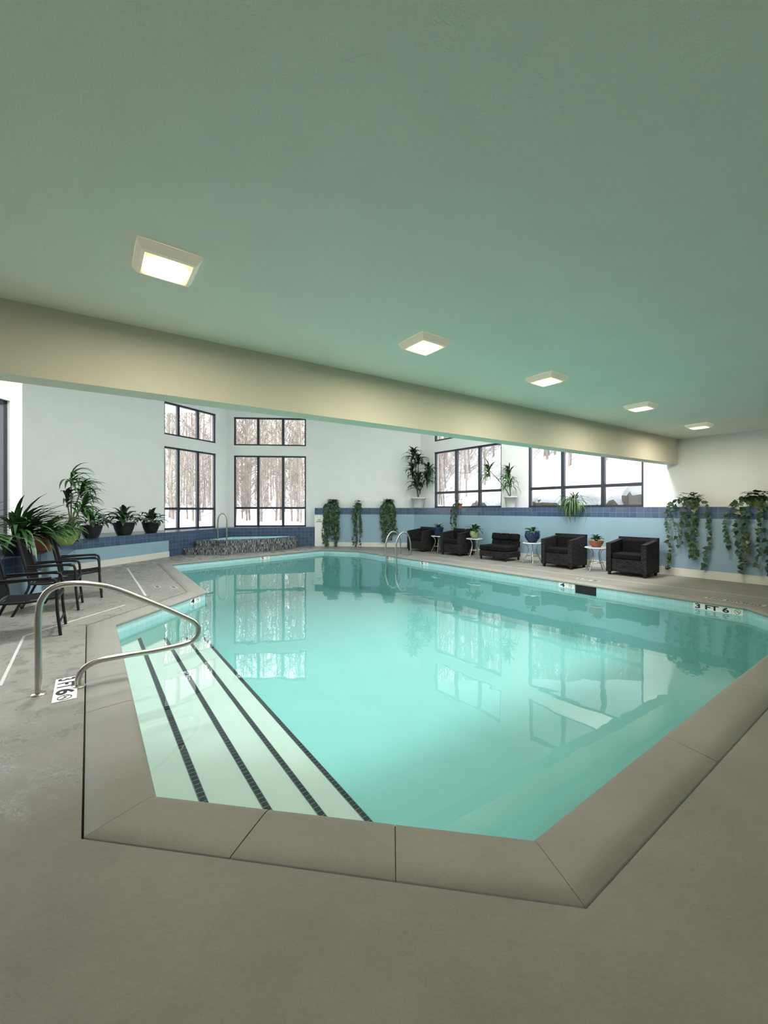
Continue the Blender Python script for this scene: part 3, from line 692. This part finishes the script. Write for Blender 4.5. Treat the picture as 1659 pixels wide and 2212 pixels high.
# ---------------------------------------------------------------- patio chairs
def patio():
    r=empty('patio_chair',(0,0,0),label='charcoal metal patio chair with black mesh sling',category='patio chair',group='patio chairs beside the tiled ledge')
    for sx in (-.27,.27):
        b=MB(); b.tube([(sx,.42,.0),(sx,.30,.25),(sx,.24,.43),(sx,.29,.70),(sx,.36,1.04)],.016,'darkmetal',seg=8,sub=4); b.obj('back_leg',parent=r)
        b=MB(); b.tube([(sx,-.30,0),(sx,-.27,.3),(sx,-.26,.60),(sx,-.20,.655),(sx,.0,.66),(sx,.29,.64)],.016,'darkmetal',seg=8,sub=4); b.obj('front_leg',parent=r)
        b=MB(); b.tube([(sx*.93,-.27,.44),(sx*.93,.0,.41),(sx*.93,.25,.42)],.014,'darkmetal',seg=8,sub=3); b.obj('side_rail',parent=r)
        b=MB(); b.rbox((sx-.017,-.22,.662),(sx+.017,.26,.680),'darkmetal',.006); b.obj('armrest',parent=r)
    b=MB(); 
    pr=[(-.29,.435),(-.25,.45),(-.1,.435),(.1,.42),(.22,.425)]
    b.grid([[(-.25,y,z) ,(0,y,z-.012),(.25,y,z)] for y,z in pr],'sling',closed=False); b.obj('seat_sling',parent=r)
    b=MB(); pr=[(.235,.44),(.27,.58),(.31,.78),(.365,1.04)]
    b.grid([[(-.262,y,z),(0,y+.015,z),(.262,y,z)] for y,z in pr],'sling',closed=False); b.obj('back_sling',parent=r)
    b=MB()
    for y,z in ((-.28,.43),(.24,.42),(.365,1.04),(.33,.12),(-.285,.14)): b.tube([(-.265,y,z),(.265,y,z)],.012,'darkmetal',seg=8,sub=1)
    b.obj('cross_bars',parent=r)
    return r
fa=math.atan2(UA.y,UA.x)+math.pi/2
pc=patio(); pc.location=Vector((-4.12,4.75,0)); pc.rotation_euler=(0,0,fa-.05)
clone(pc,Vector((-4.78,5.92,0)),fa-.08); clone(pc,Vector((-5.02,6.72,0)),fa-.02)
# ---------------------------------------------------------------- exterior
from mathutils import noise
def inside(x,y):
    poly=CL; c=False
    for i in range(len(poly)):
        x1,y1=poly[i][:2];x2,y2=poly[i-1][:2]
        if (y1>y)!=(y2>y) and x<(x2-x1)*(y-y1)/(y2-y1)+x1: c=not c
    return c
def dist(x,y):
    p=Vector((x,y));m_=1e9
    for i in range(len(CL)):
        a=Vector(CL[i][:2]);b_=Vector(CL[i-1][:2]); t=max(0,min(1,(p-a).dot(b_-a)/(b_-a).length_squared)); m_=min(m_,(p-a-(b_-a)*t).length)
    return m_
def hgt(x,y):
    s=(x-7.3)*.783+(y-7.75)*.621
    w=max(0,min(1,(x-3)/9)); w2=max(0,min(1,(x*0.9+4)/10))
    return .55+ .85*w2*min(1,max(0,s-1)/3) + max(0,s-7)*.38*w + max(0,y-34)*.10 + .45*noise.noise(Vector((x*.3,y*.3,0)))
b=MB(); nx=100; xs=[-70+1.5*i for i in range(nx)]; ys=[-14+1.2*i for i in range(80)]
rings=[]
for y in ys:
    row=[]
    for x in xs:
        if inside(x,y) or dist(x,y)<1.3: z=-3.2
        else: z=hgt(x,y)
        row.append((x,y,z))
    rings.append(row)
b.grid(rings,'snow',closed=False); o=b.obj('snow_ground',label='snow covered ground rising into a hillside outside',category='snow'); 
def treeverts(h,seed,nb=40,r0=.085,tw=8):
    rnd=random.Random(seed); b=MB()
    pts=[Vector((0,0,-.4))]
    for i in range(5): pts.append(pts[-1]+Vector((rnd.uniform(-.15,.15),rnd.uniform(-.15,.15),(h+.4)/5)))
    b.tube(pts,r0,'bark',seg=6,sub=2,r2=.02,cap=False)
    for i in range(nb):
        t=rnd.uniform(.06,.97); z=t*h; seg=min(4,int(t*5)); base=pts[seg].lerp(pts[seg+1],t*5-seg)
        az=rnd.uniform(0,6.28); el=rnd.uniform(.2,1.0); L=h*.24*(1.15-t)*rnd.uniform(.6,1.3)
        d=Vector((math.cos(az)*math.cos(el),math.sin(az)*math.cos(el),math.sin(el))); e_=base+d*L+Vector((0,0,L*.15))
        b.tube([base,base.lerp(e_,.5)-Vector((0,0,L*.04)),e_],.026,'bark',seg=3,sub=1,r2=.006,cap=False)
        for j in range(tw):
            q=base.lerp(e_,rnd.uniform(.2,1)); d2=(d+Vector((rnd.uniform(-.9,.9),rnd.uniform(-.9,.9),rnd.uniform(-.3,.9)))).normalized()*L*rnd.uniform(.3,.6)
            b.tube([q,q+d2],.013,'bark',seg=3,sub=1,r2=.004,cap=False)
    return b
protos=[treeverts(h,s) for h,s in ((12,1),(15,2),(13.5,3),(10,4))]
pm=[]
for i,pb in enumerate(protos):
    o=pb.obj('bare_tree',label='leafless winter tree in the snow',category='tree',group='bare trees outside'); pm.append(o)
rnd=random.Random(5); cnt=0; used=[0]*4
while cnt<165:
    if cnt<125: ang=rnd.uniform(-.80,.80); dd=rnd.uniform(26,44)
    else: ang=rnd.uniform(.08,.70); dd=rnd.uniform(24,38)
    x=math.sin(ang)*dd; y=math.cos(ang)*dd
    if inside(x,y) or dist(x,y)<9: continue
    s=(x-7.3)*.783+(y-7.75)*.621
    if x>6 and s<14 : continue
    if x>0 and s<11: continue
    i=cnt%4
    o=pm[i] if used[i]==0 else pm[i].copy()
    if used[i]: COL.objects.link(o)
    used[i]=1; o.location=(x,y,hgt(x,y)); o.rotation_euler=(0,0,rnd.uniform(0,6.28)); sc=rnd.uniform(.8,1.2); o.scale=(sc,sc,sc); cnt+=1
b=MB(); lite=[]
for s in range(5):
    lite.append(treeverts(14,20+s,nb=32,r0=.10,tw=4))
allv=[];allf=[]
for i in range(560):
    ang=rnd.uniform(-.95,.95); dd=rnd.uniform(46,66); x=math.sin(ang)*dd; y=math.cos(ang)*dd; t=lite[i%5]; o0=len(allv); a=rnd.uniform(0,6.28); ca,sa=math.cos(a),math.sin(a); sc=rnd.uniform(.8,1.25); z0=hgt(x,y)
    allv+=[(x+(v[0]*ca-v[1]*sa)*sc,y+(v[0]*sa+v[1]*ca)*sc,z0+v[2]*sc) for v in t.v]; allf+=[tuple(k+o0 for k in f) for f in t.f]
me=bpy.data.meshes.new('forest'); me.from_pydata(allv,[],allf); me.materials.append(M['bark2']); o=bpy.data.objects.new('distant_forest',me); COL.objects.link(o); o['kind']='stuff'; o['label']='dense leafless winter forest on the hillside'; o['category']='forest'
for i in range(12):
    bm=bmesh.new(); bmesh.ops.create_icosphere(bm,subdivisions=3,radius=1)
    for v in bm.verts: v.co*=1+.25*noise.noise(v.co*1.3+Vector((i*5,0,0)))
    me=bpy.data.meshes.new('boulder'); bm.to_mesh(me); 
    me.materials.append(M['rock']); me.materials.append(M['snow'])
    for p in me.polygons: p.use_smooth=True; p.material_index=1 if p.normal.z>.12 else 0
    bm.free(); o=bpy.data.objects.new('boulder',me); COL.objects.link(o); o['label']='rock capped with snow outside the window'; o['category']='rock'; o['group']='snowy boulders'
    t=i*1.05; p=Vector((1.6,16,0))+Vector((.621,-.783,0))*t+Vector((.783,.621,0))*(4.0+random.uniform(-.4,.8)); o.location=(p.x,p.y,hgt(p.x,p.y)+.25); o.scale=(random.uniform(.6,.9),random.uniform(.6,.9),random.uniform(.45,.65)); o.rotation_euler=(0,0,i)
# ---------------------------------------------------------------- world & light
w=bpy.data.worlds.new('overcast'); S.world=w; w.use_nodes=True
bg=w.node_tree.nodes['Background']; bg.inputs[0].default_value=(.96,.98,1,1); bg.inputs[1].default_value=5.2
def area(name,loc,size,energy,col):
    ld=bpy.data.lights.new(name,'AREA'); ld.shape='SQUARE'; ld.size=size; ld.energy=energy; ld.color=col
    o=bpy.data.objects.new(name,ld); COL.objects.link(o); o.location=loc; o['kind']='structure'; return o
for q in (Vector((-.2,-1.8,3.029)),Vector((3.2,.6,3.029))): clone(cl,q,rot)  # unseen fixtures added outside the view to fill the near room with light
for x,y in ((-3.5,5.3),(-.5,6.0),(2.5,7.7),(5.0,9.25)): area('fill_light_high',(x,y,5.5),.8,200,(1,1,.98))  # added fill lights under the high ceiling, kept out of view and reflections
cam=bpy.data.cameras.new('camera'); co=bpy.data.objects.new('camera',cam); COL.objects.link(co); co.location=(0,0,HH); co.rotation_euler=(math.pi/2,0,0)
cam.sensor_width=36; cam.lens=F/2212*36; cam.shift_y=-(1106-HY)/2212; cam.clip_start=.05; cam.clip_end=300
S.camera=co
S.view_settings.view_transform='Standard'; S.view_settings.look='None'
